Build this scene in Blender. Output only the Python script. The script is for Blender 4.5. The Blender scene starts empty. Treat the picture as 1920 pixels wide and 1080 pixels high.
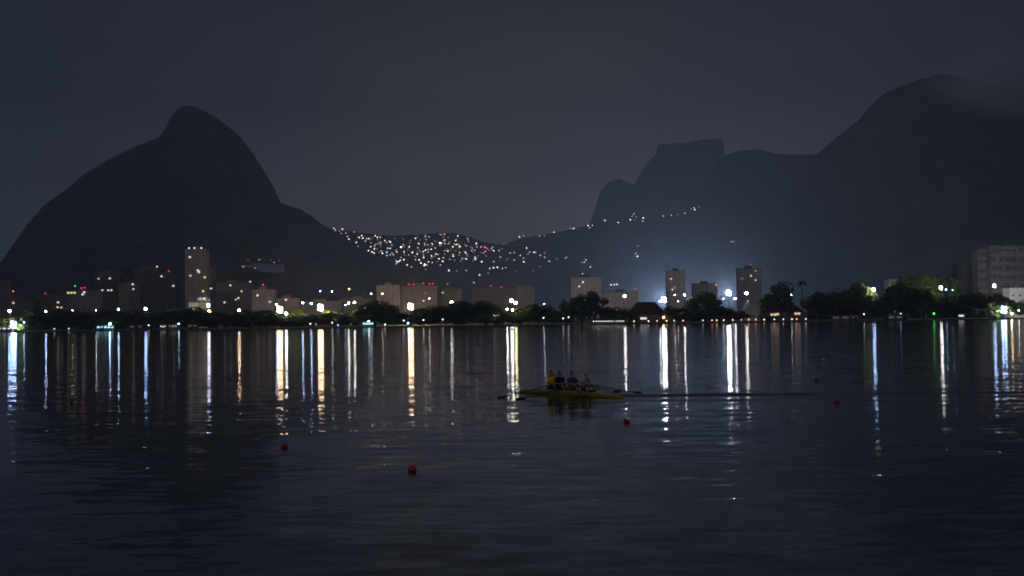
import bpy, bmesh, math, random
from mathutils import Vector, Matrix, noise
from mathutils.bvhtree import BVHTree
R = math.radians
random.seed(7)
sc = bpy.context.scene
COL = sc.collection

# ------------------------------------------------------------------ camera
FPX = 2670.0                                   # focal length in pixels of a 1920 px wide frame
CAM_H = 3.5
cam_d = bpy.data.cameras.new('camera')
cam = bpy.data.objects.new('camera', cam_d); COL.objects.link(cam)
cam_d.sensor_width = 36.0
cam_d.lens = 36.0 * FPX / 1920.0
cam_d.clip_start = 0.5; cam_d.clip_end = 40000
PITCH, ROLL = R(1.33), R(-0.75)
CR = Matrix.Rotation(R(90) + PITCH, 3, 'X') @ Matrix.Rotation(ROLL, 3, 'Z')
CC = Vector((0, 0, CAM_H))
cam.matrix_world = Matrix.Translation(CC) @ CR.to_4x4()
sc.camera = cam

def ray(px, py):
    return (CR @ Vector(((px - 960) / FPX, (540 - py) / FPX, -1))).normalized()
def P(px, py, Y):                              # the point seen at a pixel of the photograph, Y metres out
    d = ray(px, py); return CC + d * (Y / d.y)
def on_water(px, py, z=0.0):
    d = ray(px, py); return CC + d * ((z - CC.z) / d.z)

# ------------------------------------------------------------------ world, sun, exposure
SUN_EL, SUN_AZ = R(38), R(200)                 # soft fill added from behind the camera, for city glow there
w = bpy.data.worlds.new('World'); sc.world = w; w.use_nodes = True
nt = w.node_tree; N = nt.nodes; L = nt.links
for n in list(N): N.remove(n)
out = N.new('ShaderNodeOutputWorld')
tc = N.new('ShaderNodeTexCoord'); sep = N.new('ShaderNodeSeparateXYZ')
L.new(tc.outputs['Generated'], sep.inputs[0])
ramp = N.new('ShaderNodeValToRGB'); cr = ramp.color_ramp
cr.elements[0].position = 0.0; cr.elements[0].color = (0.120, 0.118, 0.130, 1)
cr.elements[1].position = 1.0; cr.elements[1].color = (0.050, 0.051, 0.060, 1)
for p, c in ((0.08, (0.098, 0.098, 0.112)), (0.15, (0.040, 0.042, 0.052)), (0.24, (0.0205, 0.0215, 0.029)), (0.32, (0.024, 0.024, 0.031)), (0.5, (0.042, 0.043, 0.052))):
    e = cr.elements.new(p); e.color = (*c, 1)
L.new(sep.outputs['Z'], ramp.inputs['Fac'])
mp = N.new('ShaderNodeMapping'); mp.inputs['Scale'].default_value = (2.2, 2.2, 5.0)
L.new(tc.outputs['Generated'], mp.inputs[0])
nz = N.new('ShaderNodeTexNoise'); nz.inputs['Scale'].default_value = 1.6; nz.inputs['Detail'].default_value = 4
nz.inputs['Roughness'].default_value = 0.55
L.new(mp.outputs[0], nz.inputs['Vector'])
mr = N.new('ShaderNodeMapRange'); mr.inputs['From Min'].default_value = 0.3; mr.inputs['From Max'].default_value = 0.7
mr.inputs['To Min'].default_value = 0.72; mr.inputs['To Max'].default_value = 1.28
L.new(nz.outputs['Fac'], mr.inputs['Value'])
mul = N.new('ShaderNodeVectorMath'); mul.operation = 'SCALE'
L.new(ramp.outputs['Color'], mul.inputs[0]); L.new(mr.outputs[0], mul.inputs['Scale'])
tint = N.new('ShaderNodeValToRGB'); tr = tint.color_ramp     # the cloud deck is bluer away from the town
tr.elements[0].position = 0.0; tr.elements[0].color = (0.50, 0.64, 1.02, 1)
tr.elements[1].position = 1.0; tr.elements[1].color = (0.54, 0.64, 0.86, 1)
e = tr.elements.new(0.40); e.color = (1.11, 1.05, 0.95, 1)
e = tr.elements.new(0.62); e.color = (1.11, 1.05, 0.95, 1)
mx = N.new('ShaderNodeMapRange'); mx.inputs['From Min'].default_value = -0.36; mx.inputs['From Max'].default_value = 0.36
L.new(sep.outputs['X'], mx.inputs['Value']); L.new(mx.outputs[0], tint.inputs['Fac'])
m2 = N.new('ShaderNodeVectorMath'); m2.operation = 'MULTIPLY'
L.new(mul.outputs[0], m2.inputs[0]); L.new(tint.outputs['Color'], m2.inputs[1])
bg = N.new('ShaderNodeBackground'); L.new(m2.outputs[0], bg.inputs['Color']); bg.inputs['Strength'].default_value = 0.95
sky = N.new('ShaderNodeTexSky'); sky.sky_type = 'NISHITA'; sky.sun_disc = False
sky.sun_elevation = SUN_EL; sky.sun_rotation = SUN_AZ
bg2 = N.new('ShaderNodeBackground'); L.new(sky.outputs[0], bg2.inputs['Color']); bg2.inputs['Strength'].default_value = 0.0006
add = N.new('ShaderNodeAddShader'); L.new(bg.outputs[0], add.inputs[0]); L.new(bg2.outputs[0], add.inputs[1])
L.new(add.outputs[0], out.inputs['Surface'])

sd = bpy.data.lights.new('city_glow_fill', 'SUN'); sun = bpy.data.objects.new('city_glow_fill', sd); COL.objects.link(sun)
sd.energy = 0.16; sd.angle = R(12); sd.color = (1.0, 0.93, 0.84)
dirv = Vector((math.sin(SUN_AZ) * math.cos(SUN_EL), math.cos(SUN_AZ) * math.cos(SUN_EL), math.sin(SUN_EL)))
sun.rotation_euler = dirv.to_track_quat('Z', 'Y').to_euler()

sc.render.engine = 'CYCLES'
sc.view_settings.view_transform = 'Standard'; sc.view_settings.look = 'None'
sc.view_settings.exposure = 0; sc.view_settings.gamma = 1
cy = sc.cycles
cy.use_denoising = True
cy.max_bounces = 5; cy.diffuse_bounces = 2; cy.glossy_bounces = 3; cy.volume_bounces = 0; cy.transparent_max_bounces = 6
cy.sample_clamp_indirect = 6.0
cy.use_light_tree = True
cy.filter_width = 1.8                          # a soft telephone lens at night

# ------------------------------------------------------------------ helpers
def tag(o, label=None, cat=None, group=None, kind=None):
    if label: o['label'] = label
    if cat: o['category'] = cat
    if group: o['group'] = group
    if kind: o['kind'] = kind
    return o
def thing(name, loc, label, cat, group=None, rz=0):
    o = bpy.data.objects.new(name, None); o.empty_display_size = 0.5; COL.objects.link(o)
    o.location = loc; o.rotation_euler = (0, 0, rz)
    return tag(o, label, cat, group)
def link(name, me, parent=None, loc=(0, 0, 0), mat=None, rz=0, scale=None):
    o = bpy.data.objects.new(name, me); COL.objects.link(o); o.location = loc
    if rz: o.rotation_euler = (0, 0, rz)
    if scale: o.scale = scale
    if parent: o.parent = parent
    if mat and not me.materials: me.materials.append(mat)
    return o
class MB:
    def __init__(s): s.v = []; s.f = []
    def box(s, x0, x1, y0, y1, z0, z1):
        b = len(s.v)
        s.v += [(x0,y0,z0),(x1,y0,z0),(x1,y1,z0),(x0,y1,z0),(x0,y0,z1),(x1,y0,z1),(x1,y1,z1),(x0,y1,z1)]
        s.f += [tuple(b+i for i in q) for q in ((0,3,2,1),(4,5,6,7),(0,1,5,4),(1,2,6,5),(2,3,7,6),(3,0,4,7))]
        return s
    def prism(s, ring0, ring1):
        b = len(s.v); n = len(ring0); s.v += list(ring0) + list(ring1)
        for i in range(n): s.f.append((b+i, b+(i+1) % n, b+n+(i+1) % n, b+n+i))
        s.f.append(tuple(b+i for i in reversed(range(n)))); s.f.append(tuple(b+n+i for i in range(n)))
        return s
    def tube(s, a, b_, r0, r1, n=8):
        a = Vector(a); b_ = Vector(b_); d = (b_ - a).normalized()
        u = d.orthogonal().normalized(); v = d.cross(u)
        ring = lambda c, r: [tuple(c + (u * math.cos(2*math.pi*i/n) + v * math.sin(2*math.pi*i/n)) * r) for i in range(n)]
        return s.prism(ring(a, r0), ring(b_, r1))
    def ball(s, c, r, nu=8, nv=5, sz=1.0, sx=1.0, sy=1.0):
        b = len(s.v); c = Vector(c)
        s.v.append(tuple(c + Vector((0, 0, r*sz))))
        for j in range(1, nv):
            t = math.pi * j / nv
            for i in range(nu):
                a = 2*math.pi*i/nu
                s.v.append(tuple(c + Vector((r*sx*math.sin(t)*math.cos(a), r*sy*math.sin(t)*math.sin(a), r*sz*math.cos(t)))))
        s.v.append(tuple(c - Vector((0, 0, r*sz)))); last = len(s.v) - 1
        for i in range(nu): s.f.append((b, b+1+i, b+1+(i+1) % nu))
        for j in range(nv-2):
            for i in range(nu):
                p = b+1+j*nu; s.f.append((p+i, p+nu+i, p+nu+(i+1) % nu, p+(i+1) % nu))
        p = b+1+(nv-2)*nu
        for i in range(nu): s.f.append((p+i, last, p+(i+1) % nu))
        return s
    def capsule(s, a, b_, r0, r1):
        s.tube(a, b_, r0, r1, 12); s.ball(a, r0, 12, 8); s.ball(b_, r1, 12, 8); return s
    def mesh(s, name, mat=None, smooth=False):
        me = bpy.data.meshes.new(name); me.from_pydata(s.v, [], s.f)
        if mat: me.materials.append(mat)
        if smooth: me.polygons.foreach_set('use_smooth', [True] * len(me.polygons))
        me.update(); return me
    def build(s, name, mat, parent=None, loc=(0, 0, 0), smooth=False, rz=0):
        return link(name, s.mesh(name, mat, smooth), parent, loc, rz=rz)

def mat(name, col, rough=0.8, var=0.25, scale=1.0, metallic=0.0, spec=0.3, detail=4):
    m = bpy.data.materials.new(name); m.use_nodes = True; t = m.node_tree; b = t.nodes['Principled BSDF']
    g = t.nodes.new('ShaderNodeNewGeometry'); n = t.nodes.new('ShaderNodeTexNoise')
    n.inputs['Scale'].default_value = scale; n.inputs['Detail'].default_value = detail
    t.links.new(g.outputs['Position'], n.inputs['Vector'])
    r = t.nodes.new('ShaderNodeValToRGB'); e = r.color_ramp.elements
    e[0].position = 0.3; e[1].position = 0.7
    e[0].color = (*[c * (1 - var) for c in col], 1); e[1].color = (*[min(1, c * (1 + var)) for c in col], 1)
    t.links.new(n.outputs['Fac'], r.inputs['Fac']); t.links.new(r.outputs['Color'], b.inputs['Base Color'])
    b.inputs['Roughness'].default_value = rough; b.inputs['Metallic'].default_value = metallic
    b.inputs['Specular IOR Level'].default_value = spec
    return m
def emit(name, col, s):
    m = bpy.data.materials.new(name); m.use_nodes = True; t = m.node_tree
    for n in list(t.nodes): t.nodes.remove(n)
    o = t.nodes.new('ShaderNodeOutputMaterial'); e = t.nodes.new('ShaderNodeEmission')
    e.inputs['Color'].default_value = (*col, 1); e.inputs['Strength'].default_value = s
    t.links.new(e.outputs[0], o.inputs['Surface']); return m

M = dict(
    forest=mat('forest', (0.042, 0.050, 0.042), 0.95, 0.5, 0.02, spec=0.1, detail=8),
    rock=mat('rock', (0.10, 0.10, 0.10), 0.95, 0.4, 0.01, spec=0.1, detail=8),
    land=mat('land', (0.07, 0.075, 0.05), 0.95, 0.4, 0.05, spec=0.1),
    asphalt=mat('asphalt', (0.05, 0.05, 0.05), 0.9, 0.2, 0.3),
    stone=mat('stone', (0.10, 0.095, 0.09), 0.9, 0.35, 0.8),
    plaster=mat('plaster', (0.22, 0.22, 0.23), 0.9, 0.15, 0.15),
    plaster_b=mat('plaster_grey', (0.16, 0.165, 0.175), 0.9, 0.15, 0.15),
    plaster_c=mat('plaster_pink', (0.19, 0.165, 0.165), 0.9, 0.15, 0.15),
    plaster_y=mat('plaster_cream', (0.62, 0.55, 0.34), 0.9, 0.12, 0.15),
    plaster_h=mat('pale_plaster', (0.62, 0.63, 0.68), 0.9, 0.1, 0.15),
    plaster_d=mat('weathered_plaster', (0.30, 0.28, 0.28), 0.9, 0.3, 0.25),
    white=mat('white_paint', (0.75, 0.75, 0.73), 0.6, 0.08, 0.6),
    brick=mat('bare_brick', (0.28, 0.16, 0.11), 0.95, 0.3, 0.4),
    tile=mat('red_roof_tile', (0.06, 0.014, 0.011), 0.85, 0.3, 0.6),
    glass=mat('dark_glass', (0.07, 0.07, 0.075), 0.35, 0.2, 0.4, spec=0.5),
    concrete=mat('concrete', (0.25, 0.25, 0.25), 0.9, 0.2, 0.3),
    metal=mat('grey_metal', (0.18, 0.18, 0.19), 0.5, 0.15, 2.0, metallic=0.6),
    bark=mat('bark', (0.09, 0.07, 0.05), 0.95, 0.35, 2.0, spec=0.1),
    leaf=mat('leaf', (0.060, 0.098, 0.032), 0.75, 0.45, 0.35, spec=0.2),
    leaf_lit=mat('leaf_lamplit', (0.13, 0.17, 0.04), 0.75, 0.4, 0.35, spec=0.2),  # lighter copy of leaf, lamplight on foliage put into the colour
    hull=mat('yellow_gelcoat', (0.40, 0.34, 0.05), 0.35, 0.08, 3.0, spec=0.5),
    deck=mat('pale_deck', (0.55, 0.50, 0.42), 0.5, 0.1, 3.0),
    wood=mat('timber', (0.20, 0.13, 0.08), 0.8, 0.3, 2.0),
    carbon=mat('dark_carbon', (0.03, 0.03, 0.032), 0.4, 0.1, 4.0, spec=0.5),
    skin=mat('skin', (0.36, 0.20, 0.14), 0.55, 0.08, 8.0),
    skin_l=mat('pale_skin', (0.55, 0.36, 0.28), 0.55, 0.08, 8.0),
    hair=mat('dark_hair', (0.02, 0.016, 0.013), 0.6, 0.3, 20.0),
    c_yellow=mat('yellow_cloth', (0.75, 0.55, 0.02), 0.85, 0.1, 8.0),
    c_black=mat('black_cloth', (0.018, 0.02, 0.02), 0.9, 0.2, 8.0),
    c_blue=mat('navy_cloth', (0.035, 0.05, 0.13), 0.85, 0.15, 8.0),
    c_red=mat('red_cloth', (0.42, 0.05, 0.04), 0.85, 0.15, 8.0),
    c_grey=mat('grey_cloth', (0.30, 0.31, 0.35), 0.85, 0.1, 8.0),
    buoy_red=mat('red_plastic', (0.36, 0.016, 0.026), 0.35, 0.15, 6.0, spec=0.5),
    buoy_cream=mat('cream_plastic', (0.75, 0.66, 0.50), 0.4, 0.12, 6.0, spec=0.5),
    buoy_yellow=mat('yellow_plastic', (0.55, 0.55, 0.22), 0.4, 0.12, 6.0, spec=0.5),
    rubber=mat('black_rubber', (0.02, 0.02, 0.02), 0.7, 0.2, 6.0),
)
COLS = dict(w=(1.0, 0.97, 0.96), b=(0.36, 0.55, 1.0), a=(1.0, 0.66, 0.40), o=(1.0, 0.36, 0.10), r=(1.0, 0.04, 0.07),
            g=(0.03, 1.0, 0.06), y=(1.0, 0.88, 0.42), c=(0.35, 0.80, 1.0), k=(0.66, 0.80, 1.0))
LAMP_L = 150.0
EM = {}
def em(col, s):
    k = (col, round(s, 3))
    if k not in EM: EM[k] = emit('glow_%s_%g' % (dict(w='white', b='cool', a='warm', o='orange', r='red', g='green', y='yellow', c='cyan', k='pale')[col], s), COLS[col], s)
    return EM[k]

# ------------------------------------------------------------------ setting: water, ground, hills
SHORE = 1050.0
def water_material():
    m = bpy.data.materials.new('lagoon_water'); m.use_nodes = True; t = m.node_tree; b = t.nodes['Principled BSDF']
    nn = t.nodes.new; lk = t.links.new
    b.inputs['Base Color'].default_value = (0.008, 0.011, 0.014, 1)
    b.inputs['Roughness'].default_value = 0.055; b.inputs['IOR'].default_value = 1.33
    geo = nn('ShaderNodeNewGeometry')
    total = None
    # (scale x, scale y, slope x, slope y, detail): slopes straight from noise, the same at every distance
    for sx, sy, ax, ay, det in ((0.8, 2.4, 0.022, 0.060, 4), (4.5, 8.0, 0.014, 0.028, 2), (0.5, 0.9, 0.010, 0.025, 2), (0.10, 0.22, 0.008, 0.014, 2)):
        mp = nn('ShaderNodeMapping'); mp.inputs['Scale'].default_value = (sx, sy, 1); mp.inputs['Rotation'].default_value = (0, 0, R(7))
        lk(geo.outputs['Position'], mp.inputs[0])
        n = nn('ShaderNodeTexNoise'); n.inputs['Scale'].default_value = 1.0; n.inputs['Detail'].default_value = det
        n.inputs['Distortion'].default_value = 0.3
        lk(mp.outputs[0], n.inputs['Vector'])
        s = nn('ShaderNodeVectorMath'); s.operation = 'SUBTRACT'; s.inputs[1].default_value = (0.5, 0.5, 0.5); lk(n.outputs['Color'], s.inputs[0])
        a = nn('ShaderNodeVectorMath'); a.operation = 'MULTIPLY'; a.inputs[1].default_value = (ax * 2, ay * 2, 0); lk(s.outputs[0], a.inputs[0])
        if total is None: total = a.outputs[0]
        else:
            q = nn('ShaderNodeVectorMath'); q.operation = 'ADD'; lk(total, q.inputs[0]); lk(a.outputs[0], q.inputs[1]); total = q.outputs[0]
    # calm and ruffled patches left by the breeze
    n = nn('ShaderNodeTexNoise'); n.inputs['Scale'].default_value = 1.0; n.inputs['Detail'].default_value = 2
    mp = nn('ShaderNodeMapping'); mp.inputs['Scale'].default_value = (0.012, 0.05, 1); lk(geo.outputs['Position'], mp.inputs[0]); lk(mp.outputs[0], n.inputs['Vector'])
    r = nn('ShaderNodeMapRange'); r.inputs['From Min'].default_value = 0.35; r.inputs['From Max'].default_value = 0.65
    r.inputs['To Min'].default_value = 0.85; r.inputs['To Max'].default_value = 1.15
    lk(n.outputs['Fac'], r.inputs['Value'])
    s = nn('ShaderNodeVectorMath'); s.operation = 'SCALE'; lk(total, s.inputs[0]); lk(r.outputs[0], s.inputs['Scale'])
    up = nn('ShaderNodeVectorMath'); up.operation = 'ADD'; lk(geo.outputs['Normal'], up.inputs[0]); lk(s.outputs[0], up.inputs[1])
    nm = nn('ShaderNodeVectorMath'); nm.operation = 'NORMALIZE'; lk(up.outputs[0], nm.inputs[0])
    lk(nm.outputs[0], b.inputs['Normal'])
    return m

def lerp_profile(pts, x):
    for (x0, y0), (x1, y1) in zip(pts, pts[1:]):
        if x0 <= x <= x1:
            t = (x - x0) / (x1 - x0); return y0 + (y1 - y0) * t
    return pts[0][1] if x < pts[0][0] else pts[-1][1]

BOAT_A = on_water(972, 736.5); BOAT_A = Vector((0.32, 70.5, 0)); BOAT_B = Vector((4.84, 63.0, 0))
def water():
    # one sheet: fine rows where the wake lies, coarse towards the far shore
    xs = sorted(set([-2500, -900, -300, -100, -50] + [-20 + 0.5 * i for i in range(101)] + [50, 100, 300, 900, 2500]))
    ys = sorted(set([-60, 0, 10, 20, 30] + [40 + 0.25 * i for i in range(161)] + [100, 140, 200, 300, 500, 700, 900, 1100, 1400]))
    A, B = BOAT_A, BOAT_B
    d = (B - A).normalized(); nrm = Vector((-d.y, d.x, 0))
    def h(x, y):
        p = Vector((x, y, 0)) - B
        u = p.dot(d); v = p.dot(nrm)
        z = 0.0
        return z
    vs = []; fs = []
    for y in ys:
        for x in xs:
            vs.append((x, y, wake(x, y)))
    nx = len(xs)
    for j in range(len(ys) - 1):
        for i in range(nx - 1):
            k = j * nx + i; fs.append((k, k + 1, k + nx + 1, k + nx))
    me = bpy.data.meshes.new('water'); me.from_pydata(vs, [], fs)
    me.polygons.foreach_set('use_smooth', [True] * len(me.polygons)); me.materials.append(water_material())
    tag(link('water', me), kind='structure')

def wake(x, y):
    # the boat runs to the left; low crested waves trail off behind and to its right
    A, B = BOAT_A, BOAT_B
    c = (A + B) / 2
    z = 0.0
    for sgn, y0, sl in ((1, 66.0, -0.10), (-1, 63.0, -0.28)):
        u = x - 1.5
        if u > 0:
            yc = y0 + sl * u
            v = y - yc
            w = 1.2 + 0.07 * u
            z += (0.07 if sgn > 0 else 0.03) * math.exp(-(v / w) ** 2) * math.sin(v * 1.9 + 0.6 * math.sin(u * 0.5)) * min(1, u / 3) * math.exp(-max(0, u - 10) / 7)
    return z
water()

# land: one sheet that starts at the far quay and runs back under the hills
def land():
    me_v = []; me_f = []
    xs = [-6000, -3000] + [-1500 + 50 * i for i in range(61)] + [3000, 6000]
    ys = [SHORE - 2, SHORE + 30, SHORE + 80, SHORE + 200, SHORE + 500, SHORE + 1000, SHORE + 2000, 5000, 6950]
    for y in ys:
        for x in xs:
            z = 1.0 if y < SHORE + 90 else 1.0 + min(25, (y - SHORE - 90) * 0.012) + 1.5 * noise.noise(Vector((x * 0.004, y * 0.004, 3)))
            me_v.append((x, y + 4 * noise.noise(Vector((x * 0.01, 0, 0))) * (1 if y < SHORE else 0), z))
    nx = len(xs)
    for j in range(len(ys) - 1):
        for i in range(nx - 1):
            k = j * nx + i; me_f.append((k, k+1, k+nx+1, k+nx))
    me = bpy.data.meshes.new('ground'); me.from_pydata(me_v, [], me_f); me.materials.append(M['land'])
    tag(link('ground', me), kind='structure')
    m = MB()
    m.box(-1500, 1500, SHORE - 6, SHORE - 2.2, -1.5, 0.75)
    tag(m.build('shore_bank', M['stone']), kind='structure')
    m = MB(); m.box(-1500, 1500, SHORE + 34, SHORE + 52, 1.0, 1.06)
    tag(m.build('road', M['asphalt']), kind='structure')
land()
def ground_z(y): return 1.0 if y < SHORE + 90 else 1.0 + min(25, (y - SHORE - 90) * 0.012)

def hill(name, prof, D, Wf, Wb, mt, nx=420, nv=20, p=1.15, rough=1.0, seed=0, jag=1.2, cap=None):
    x0, x1 = prof[0][0], prof[-1][0]
    vs = []; fs = []
    for i in range(nx + 1):
        px = x0 + (x1 - x0) * i / nx
        py = lerp_profile(prof, px) + jag * (1.2 * noise.fractal(Vector((px * 0.09, seed, 0)), 1.0, 2.0, 5) + 0.8 * noise.fractal(Vector((px * 0.5, seed, 7)), 0.6, 2.0, 4))
        q = P(px, py, D); zr = max(q.z, 4)
        for j in range(-nv, nv + 1):
            v = j / nv; W = Wf if v < 0 else Wb
            y = D + v * W
            hgt = zr * (1 - abs(v)) ** p
            x = q.x + 0.0
            k = math.sin(math.pi * min(1, abs(v) * 1.0))
            hgt += rough * k * (45 * noise.fractal(Vector((x * 0.0028, y * 0.0028, seed)), 1.0, 2.0, 6)) * min(1, zr / 150)
            pxx = 960 + FPX * x / y; lim = P(pxx, lerp_profile(prof, pxx), y).z
            if abs(v) > 0.01: hgt = min(hgt, lim - 12 * min(1, abs(v) * 4))
            vs.append((x, y, max(hgt, -3.0)))
    m = 2 * nv + 1
    for i in range(nx):
        for j in range(m - 1):
            k = i * m + j; fs.append((k, k + m, k + m + 1, k + 1))
    me = bpy.data.meshes.new(name); me.from_pydata(vs, [], fs); me.materials.append(mt)
    me.polygons.foreach_set('use_smooth', [True] * len(me.polygons))
    o = tag(link(name, me), kind='structure')
    return BVHTree.FromPolygons(vs, fs)
LEFT_PROF = [(-420,590),(-200,570),(-60,535),(0,497),(10,480),(50,422),(80,387),(120,358),(160,325),(200,301),(250,276),(290,261),
    (305,252),(316,230),(328,208),(342,199),(355,197),(366,200),(385,210),(402,218),(430,239),(450,255),(475,289),(500,328),(515,354),
    (526,380),(545,387),(562,392),(585,405),(598,417),(625,432),(660,459),(700,482),(740,500),(790,524),(850,552),(920,585)]
FAV_PROF = [(480,560),(560,480),(600,440),(625,431),(680,437),(740,442),(800,438),(850,436),(880,444),(910,455),(945,459),(970,449),(1010,441),
    (1040,436),(1075,429),(1110,420),(1135,415),(1190,413),(1230,408),(1280,397),(1315,391),(1400,385),(1520,400),(1700,470)]
GAV_PROF = [(1040,560),(1095,440),(1108,412),(1118,385),(1124,362),(1138,343),(1153,336),(1165,336),(1178,343),(1190,346),(1200,325),(1214,305),(1230,289),
    (1233,271),(1258,269),(1285,268),(1300,265),(1325,261),(1352,259),(1356,264),(1358,300),(1380,330),(1450,360),(1600,420)]
MID_PROF = [(1250,520),(1320,360),(1345,308),(1360,292),(1380,284),(1400,281),(1425,280),(1440,285),(1460,289),(1490,290),(1530,289),(1570,292),(1650,300),(1900,330)]
RIGHT_PROF = [(1330,575),(1400,500),(1470,400),(1515,320),(1532,290),(1550,274),(1570,256),(1590,241),(1610,225),(1625,206),(1645,186),(1660,174),(1690,161),
    (1720,150),(1745,143),(1765,139),(1790,141),(1820,150),(1850,158),(1900,166),(2000,180),(2150,230),(2300,320)]
BV_G = hill('hills', GAV_PROF, 5600, 900, 1200, M['rock'], seed=3, jag=1.0)
BV_M = hill('hills', MID_PROF, 4700, 700, 1000, M['forest'], seed=5)
BV_F = hill('hills', FAV_PROF, 3700, 900, 1000, M['forest'], seed=9, p=0.95, rough=0.5)
BV_R = hill('mountain', RIGHT_PROF, 3400, 1100, 1200, M['forest'], seed=11)
BV_L = hill('mountain', LEFT_PROF, 3000, 1000, 1000, M['forest'], seed=13)
def hit(px, py):
    for k in range(40):
        d = ray(px, py + k * 0.8); best = None
        for bv in (BV_L, BV_R, BV_F, BV_M, BV_G):
            loc, n, i, dist = bv.ray_cast(CC, d)
            if loc and (best is None or dist < best[1]): best = (loc, dist)
        if best: return best[0]
    return P(px, py, 3700)

# ------------------------------------------------------------------ lamps
def ordinal(n):
    return '%d%s' % (n, 'th' if 10 <= n % 100 <= 20 else {1: 'st', 2: 'nd', 3: 'rd'}.get(n % 10, 'th'))
SIZE = dict(Z=(3.0, 0.8), X=(2.2, 0.22), B=(1.1, 0.30), M=(0.66, 0.48), S=(0.34, 0.32), T=(0.28, 0.25))
def lamp(px, py, col, size, label, Y=1075, kind='street_lamp', group='street lamps along the far shore', gain=1.0, back=0):
    p = P(px, py, Y); gz = ground_z(Y); r, g = SIZE[size]
    h = max(p.z - gz, 1.2)
    root = thing(kind, (p.x, Y, gz), label, 'lamp' if kind != 'floodlight_mast' else 'floodlight', group)
    e = em(col, LAMP_L * g * gain)
    if kind == 'floodlight_mast':
        m = MB(); m.tube((0, 0, 0), (0, 0, h - r * 0.3), 0.35, 0.18, 8); m.box(-r, r, 0.15, 0.4, h - 0.15, h + 0.15); m.build('mast', M['metal'], root)
        for sx, sz in ((-0.42, 0.75), (0.42, 0.55), (-0.45, -0.45), (0.4, -0.65)):
            MB().ball((sx * r, -0.45, h + sz * r), r * 0.52, 8, 5, sy=0.6).build('floodlight', e, root)
        if back:                               # added fill panels turned from the lake, put in to light the haze
            u = r * 0.62
            for sx in (-0.6, 0.6):
                ms = MB(); x = sx * r
                ms.box(x - u*.8, x + u*.8, 0.45, 0.62, h - u, h + u)
                hs = ms.build('fill_housing', M['metal'], root)  # added box that keeps the fill off the lake
                m = MB(); m.v = [(x - u*.7, 0.64, h - u*.9), (x + u*.7, 0.64, h - u*.9), (x + u*.7, 0.66, h + u*.9), (x - u*.7, 0.66, h + u*.9)]; m.f = [(0, 3, 2, 1)]
                m.build('floodlight', em('k' if back > 15000 else ('w' if col == 'b' else col), back), hs)  # added glow panel for the haze, not one of the mast's own lamps
    elif kind == 'bollard_lamp':
        MB().tube((0, 0, 0), (0, 0, h - r * 0.5), 0.12, 0.10, 8).build('post', M['metal'], root)
        MB().ball((0, 0, h), r, 8, 5).build('lamp_globe', e, root)
    else:
        m = MB(); m.tube((0, 0, 0), (0, 0, h + r * 0.7), 0.16, 0.09, 8); m.tube((0, 0, h + r * 0.7), (0, -1.2, h + r * 0.85), 0.08, 0.06, 6)
        m.build('pole', M['metal'], root)
        MB().ball((0, -1.3, h), r, 8, 5, sz=0.85).build('lamp_head', e, root)
    return root

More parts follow.
